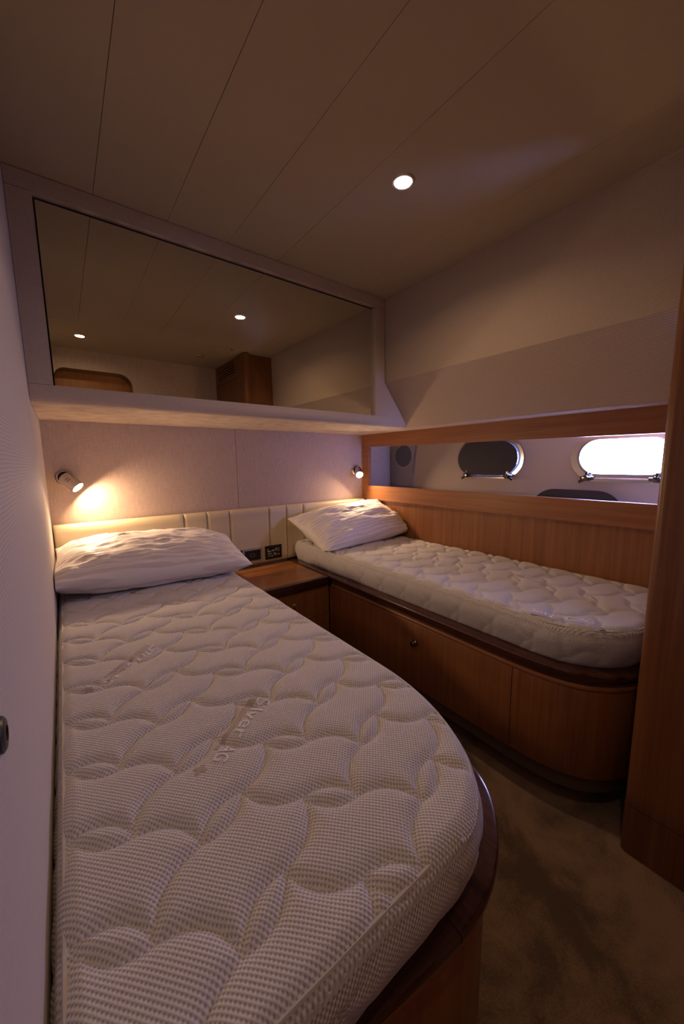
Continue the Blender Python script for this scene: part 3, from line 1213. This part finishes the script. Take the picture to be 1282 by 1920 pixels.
inner_ = [(0.575, 0.985), (0.575, 0.3), (0.585, 0.22), (0.62, 0.17), (0.68, 0.145), (0.855, 0.14), (0.855, 0.985)]
prism(bm, [(x * S, y * S) for x, y in inner_], 2, Z0 - 0.03, Z0 - 0.0005)
obj('mattress_board', bm, M['teaky'], rb)

# ------------------------------------------------------------------ nightstand
ns = empty('nightstand', P(0.425, 0.88, -FL), 'teak nightstand with dark front edge and small drawer knobs between the two beds', 'nightstand')
nx0, nx1 = 0.3092 * S, 0.5398 * S
zt = ZW(-0.3035)
bm = bmesh.new()
box(bm, (nx0, 0.787 * S, zt - 0.02), (nx1, 0.9795 * S, zt))
obj('top', bm, M['teakx'], ns)
bm = bmesh.new()   # lipped dark edge
yf0 = 0.7705 * S
prism(bm, [(yf0, zt - 0.010), (yf0 + 0.001, zt + 0.0005), (yf0 + 0.004, zt + 0.0022), (0.7868 * S, zt + 0.0012), (0.7868 * S, zt - 0.06), (yf0 + 0.022, zt - 0.06), (yf0 + 0.016, zt - 0.048)], 0, nx0, nx1)
obj('edge_moulding', bm, M['rosex'], ns, smooth=True, angle=35)
bm = bmesh.new()
box(bm, (nx0 + 0.02, 0.791 * S, ZW(-0.474)), (nx1 - 0.001, 0.975 * S, zt - 0.021))
obj('carcass', bm, M['teakv'], ns)
yd = 0.7815 * S
bm = bmesh.new()
box(bm, (nx0 + 0.02, yd + 0.004, zt - 0.0615), (nx1 + 0.0175, yd + 0.018, zt - 0.072))
obj('bead_moulding', bm, M['teakx'], ns, bevel=0.001)
for (za, zb2, kn_) in ((zt - 0.0735, ZW(-0.4085), True), (ZW(-0.4095), ZW(-0.4735), False)):
    bm = bmesh.new()
    box(bm, (nx0 + 0.02, yd + 0.001, zb2), (nx1 + 0.0175, yd + 0.0175, za))
    d_ = obj('drawer', bm, M['teakv'], ns, bevel=0.0012)
    knob(d_, Vector((0.4405 * S, yd + 0.001, ZW(-0.3625) if kn_ else ZW(-0.444))), (0, -1, 0), 0.010, 'steel')
bm = bmesh.new()
box(bm, (nx0 + 0.05, 0.80 * S, ZW(-FL) + 0.0005), (nx1 + 0.01, 0.81 * S, ZW(-0.475)))
obj('toe_kick', bm, M['carpet'], ns)

# ------------------------------------------------------------------ wardrobe at the foot of the right bed
wd = empty('wardrobe', P(0.70, -0.05, -FL), 'tall teak wardrobe with a louvred top at the foot of the right bed', 'wardrobe')
bm = bmesh.new()
def post(bm, x0, x1, y0, y1, z0, z1, r=0.022):
    pts = []
    for k in range(9):
        a = math.pi / 2 + math.pi / 2 * k / 8
        pts.append((x0 * S + r + r * math.cos(a), y1 * S - r + r * math.sin(a)))
    pts += [(x0 * S, y0 * S), (x1 * S, y0 * S), (x1 * S, y1 * S)]
    prism(bm, pts, 2, ZW(z0), ZW(z1))
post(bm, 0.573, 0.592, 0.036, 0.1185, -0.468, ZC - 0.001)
obj('corner_post', bm, M['teakshade'], wd, smooth=True, angle=30)
bm = bmesh.new()
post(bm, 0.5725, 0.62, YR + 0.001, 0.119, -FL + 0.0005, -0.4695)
obj('plinth', bm, M['teakshade'], wd, smooth=True, angle=30)
bm = bmesh.new()
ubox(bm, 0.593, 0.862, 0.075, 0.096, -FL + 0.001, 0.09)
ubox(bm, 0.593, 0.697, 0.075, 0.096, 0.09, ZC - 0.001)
obj('side_panel', bm, M['teakshade'], wd)
bm = bmesh.new()
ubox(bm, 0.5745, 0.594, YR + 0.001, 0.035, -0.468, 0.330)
obj('door', bm, M['teakshade'], wd, bevel=0.001)
wdoor = bpy.data.objects[wd.children[-1].name]
bm = bmesh.new()   # louvred panel: frame and slats
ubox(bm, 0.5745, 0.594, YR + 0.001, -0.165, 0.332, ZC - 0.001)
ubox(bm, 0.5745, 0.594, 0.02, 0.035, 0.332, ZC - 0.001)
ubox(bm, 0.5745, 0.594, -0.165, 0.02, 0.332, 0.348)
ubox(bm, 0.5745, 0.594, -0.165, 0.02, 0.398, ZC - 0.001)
lv = obj('louvre_panel', bm, M['teakshade'], wd)
for k in range(5):
    z_ = 0.3505 + k * 0.0098
    bm = bmesh.new()
    prism(bm, [(0.5755 * S, ZW(z_)), (0.590 * S, ZW(z_ + 0.006)), (0.590 * S, ZW(z_ + 0.0085)), (0.5755 * S, ZW(z_ + 0.0045))], 1, -0.165 * S, 0.02 * S)
    obj('slat', bm, M['teaky'], lv)
bm = bmesh.new()
ubox(bm, 0.5945, 0.61, YR + 0.002, 0.0745, -FL + 0.002, ZC - 0.002)
obj('carcass', bm, M['gap'], wd)

# ------------------------------------------------------------------ ceiling spots
def ceiling_spot(x, y, lit, label, power):
    zc = ZW(ZC) - (0.001 if y < 0.118 else 0)
    c = Vector((x * S, y * S, zc))
    e = empty('ceiling_spotlight', c, label, 'ceiling light', None)
    bm = bmesh.new()
    lathe(bm, [(0.0275, 0.0005), (0.0275, 0.0035), (0.030, 0.0055), (0.035, 0.0045), (0.0375, 0.0)], c, (0, 0, -1), 40, cap=False)
    obj('trim_ring', bm, M['steel'], e, smooth=True)
    bm = bmesh.new()
    lathe(bm, [(0.0, 0.0025), (0.0272, 0.002), (0.0272, 0.0002)], c, (0, 0, -1), 40, cap=False)
    obj('lamp_face', bm, M['bulb'] if lit else M['off'], e, smooth=True)
    if lit:
        ld = bpy.data.lights.new('lamp_disc', 'AREA')
        ld.shape = 'DISK'
        ld.size = 0.05
        ld.energy = power
        ld.color = WARM2
        ld.spread = math.radians(150 if y > 0.2 else 160)
        lo = bpy.data.objects.new('spot_light', ld)
        C.objects.link(lo)
        lo.parent = e
        lo.location = (0, 0, -0.0045)
    return e


ceiling_spot(0.439, 0.418, True, 'lit round ceiling spotlight in the middle of the cabin ceiling', CEIL_W)
ceiling_spot(0.084, -0.024, True, 'lit round ceiling spotlight near the door, seen only in the mirror', CEIL_W * 0.4)
ceiling_spot(0.458, -0.042, False, 'unlit round ceiling spotlight beside the louvred wardrobe, seen only in the mirror', 0)


# ------------------------------------------------------------------ reading lamps
def reading_lamp(x, z, axis, label, power):
    base = Vector((x * S, YB * S, ZW(z)))
    e = empty('reading_lamp', base, label, 'reading lamp', None)
    bm = bmesh.new()
    lathe(bm, [(0.0395, 0.0), (0.039, 0.004), (0.036, 0.0065), (0.033, 0.0045), (0.031, 0.0065), (0.0275, 0.007), (0.026, 0.0005)], base, (0, -1, 0), 40, cap=False)
    obj('wall_ring', bm, M['steel'], e, smooth=True)
    bm = bmesh.new()
    lathe(bm, [(0.0, 0.002), (0.0262, 0.0012), (0.0262, 0.0005)], base, (0, -1, 0), 30, cap=False)
    # swivel ball
    lathe(bm, [(0.0005, 0.028)] + [(0.017 * math.sin(math.pi * k / 10), 0.011 + 0.017 * math.cos(math.pi * k / 10)) for k in range(1, 10)] + [(0.0005, -0.004)], base, (0, -1, 0), 20, cap=False)
    obj('swivel', bm, M['black'], e, smooth=True)
    ax = Vector(axis).normalized()
    c = base + Vector((0, -0.027, 0)) - ax * 0.006
    L = 0.078
    rb_ = 0.0275
    bm = bmesh.new()
    lathe(bm, [(0.0005, 0.0), (rb_ - 0.004, 0.0), (rb_, 0.004), (rb_, L), (rb_ - 0.0025, L), (rb_ - 0.003, L - 0.006), (rb_ - 0.003, L - 0.010)], c, ax, 40, cap=False)
    hd = obj('lamp_head', bm, M['steel'], e, smooth=True, angle=40)
    bm = bmesh.new()
    lathe(bm, [(0.0005, L - 0.004), (rb_ - 0.0032, L - 0.0045), (rb_ - 0.0032, L - 0.008)], c, ax, 36, cap=False)
    obj('lamp_face', bm, M['bulb'], hd, smooth=True)
    # two cooling slots on the visible side
    side = ax.cross(Vector((0, -1, 0)))
    side.normalize()
    n_ = side.cross(ax).normalized()
    if n_.y > 0:
        n_ = -n_
    bm = bmesh.new()
    for k in (-1, 1):
        m0 = c + ax * (L * 0.42 + k * 0.005)
        pts = [m0 + (n_ * math.cos(t) + side * math.sin(t)) * (rb_ + 0.0002) for t in [-0.35 + 0.07 * q for q in range(11)]]
        tube(bm, pts, 0.0012, 6)
    obj('cooling_slot', bm, M['black'], hd, smooth=True)
    ld = bpy.data.lights.new('lamp_disc', 'AREA')
    ld.shape = 'DISK'
    ld.size = 0.046
    ld.energy = power
    ld.color = WARM
    ld.spread = math.radians(172)
    lo = bpy.data.objects.new('spot_light', ld)
    C.objects.link(lo)
    lo.parent = e
    lo.location = (c + ax * (L - 0.002)) - base
    lo.rotation_euler = (-ax).to_track_quat('Z', 'Y').to_euler()
    return e


reading_lamp(0.0035, -0.0265, (0.62, -0.42, -0.66), 'lit swivel reading lamp on the wall above the left pillow', LAMP_W)
reading_lamp(0.826, -0.027, (-0.42, -0.74, -0.50), 'lit swivel reading lamp on the wall above the right pillow, in the corner', LAMP_W * 0.8)

# small dark catch at the edge of the left wall
bm = bmesh.new()
c = P(XL, 0.1835, -0.104)
lathe(bm, [(0.015, 0.0), (0.015, 0.002), (0.012, 0.004), (0.007, 0.0045), (0.006, 0.002), (0.0005, 0.002)], c, (1, 0, 0), 28, cap=False)
finish(obj('wall_catch', bm, M['black'], smooth=True), 'small dark round catch on the pale left wall beside the nearer bed', 'catch')


# ------------------------------------------------------------------ pillows
def pillow(label, L, W, T, M4, seed, deform=None):
    bm = bmesh.new()
    uvl = bm.loops.layers.uv.new('UVMap')
    nu, nv = 110, 70
    uvs = {}
    shared = {}

    def pos(i, j, s):
        u, v = -math.cos(math.pi * i / nu), -math.cos(math.pi * j / nv)
        u = (u + (2 * i / nu - 1)) / 2
        v = (v + (2 * j / nv - 1)) / 2
        x = L / 2 * u * (1 - 0.055 * (1 - v * v) * abs(u) ** 3)
        y = W / 2 * v * (1 - 0.085 * (1 - u * u) * abs(v) ** 3)
        tt = max(0, 1 - abs(u) ** 2.6) ** 0.52 * max(0, 1 - abs(v) ** 2.3) ** 0.55
        wr = 0.013 * noise.noise((u * 3 + seed, v * 4, 0.3)) + 0.008 * noise.noise((u * 5 + seed, v * 16, 2.0 + s)) + 0.002 * noise.noise((u * 26, v * 20 + seed, s))
        # gather folds towards corners
        cr = abs(u * v) ** 2
        wr += 0.006 * cr * math.sin((abs(u) - abs(v)) * 26 + seed)
        z = s * (T / 2 * tt + wr * min(1, tt * 2.2))
        p = Vector((x, y, z))
        if deform:
            p = deform(p, u, v, s)
        return p
    for s in (1, -1):
        G = []
        for i in range(nu + 1):
            row = []
            for j in range(nv + 1):
                edge = i in (0, nu) or j in (0, nv)
                if edge and (i, j) in shared:
                    v = shared[(i, j)]
                else:
                    p = pos(i, j, s)
                    v = bm.verts.new(p)
                    uvs[v] = (p.x, p.y)
                    if edge:
                        shared[(i, j)] = v
                row.append(v)
            G.append(row)
        for i in range(nu):
            for j in range(nv):
                bm.faces.new((G[i][j], G[i + 1][j], G[i + 1][j + 1], G[i][j + 1]))
    for f in bm.faces:
        for lp in f.loops:
            lp[uvl].uv = uvs[lp.vert]
    bmesh.ops.transform(bm, matrix=M4, verts=bm.verts)
    zm = ZT + 0.0152
    # soft contact: press anything below the mattress surface up onto it
    for v in bm.verts:
        if v.co.z < zm:
            v.co.z = zm - 0.0
        if v.co.y > 0.9755 * S:
            v.co.y = 0.9755 * S
        if v.co.x < (XL * S + 0.004):
            v.co.x = XL * S + 0.004
        if v.co.x > (XN * S - 0.002):
            v.co.x = XN * S - 0.002
    return finish(obj('pillow', bm, M['pillow'], smooth=True, angle=80), label, 'pillow')


def frame(c, rx, rz, ry=0):
    return Matrix.Translation(c) @ Matrix.Rotation(math.radians(rz), 4, 'Z') @ Matrix.Rotation(math.radians(ry), 4, 'Y') @ Matrix.Rotation(math.radians(rx), 4, 'X')


pillow('plump white striped pillow lying on the left mattress against the left wall', 0.765, 0.45, 0.21,
       frame(Vector((0.141 * S, 0.842 * S, ZT + 0.100)), 8, -5, 2), 3.1)
pillow('white striped pillow propped up at the head of the right mattress', 0.78, 0.44, 0.20,
       frame(Vector((0.710 * S, 0.868 * S, ZT + 0.110)), 23, 1, -5), 8.4)

# repeats share a group phrase
GROUPS = {'mattress': 'quilted mattresses on the two beds', 'pillow': 'striped pillows at the bed heads', 'bed base': 'teak bed bases',
          'reading lamp': 'reading lamps on the headboard wall', 'ceiling light': 'round spotlights in the ceiling'}
for o in bpy.data.objects:
    if o.parent is None and o.get('category') in GROUPS:
        o['group'] = GROUPS[o['category']]
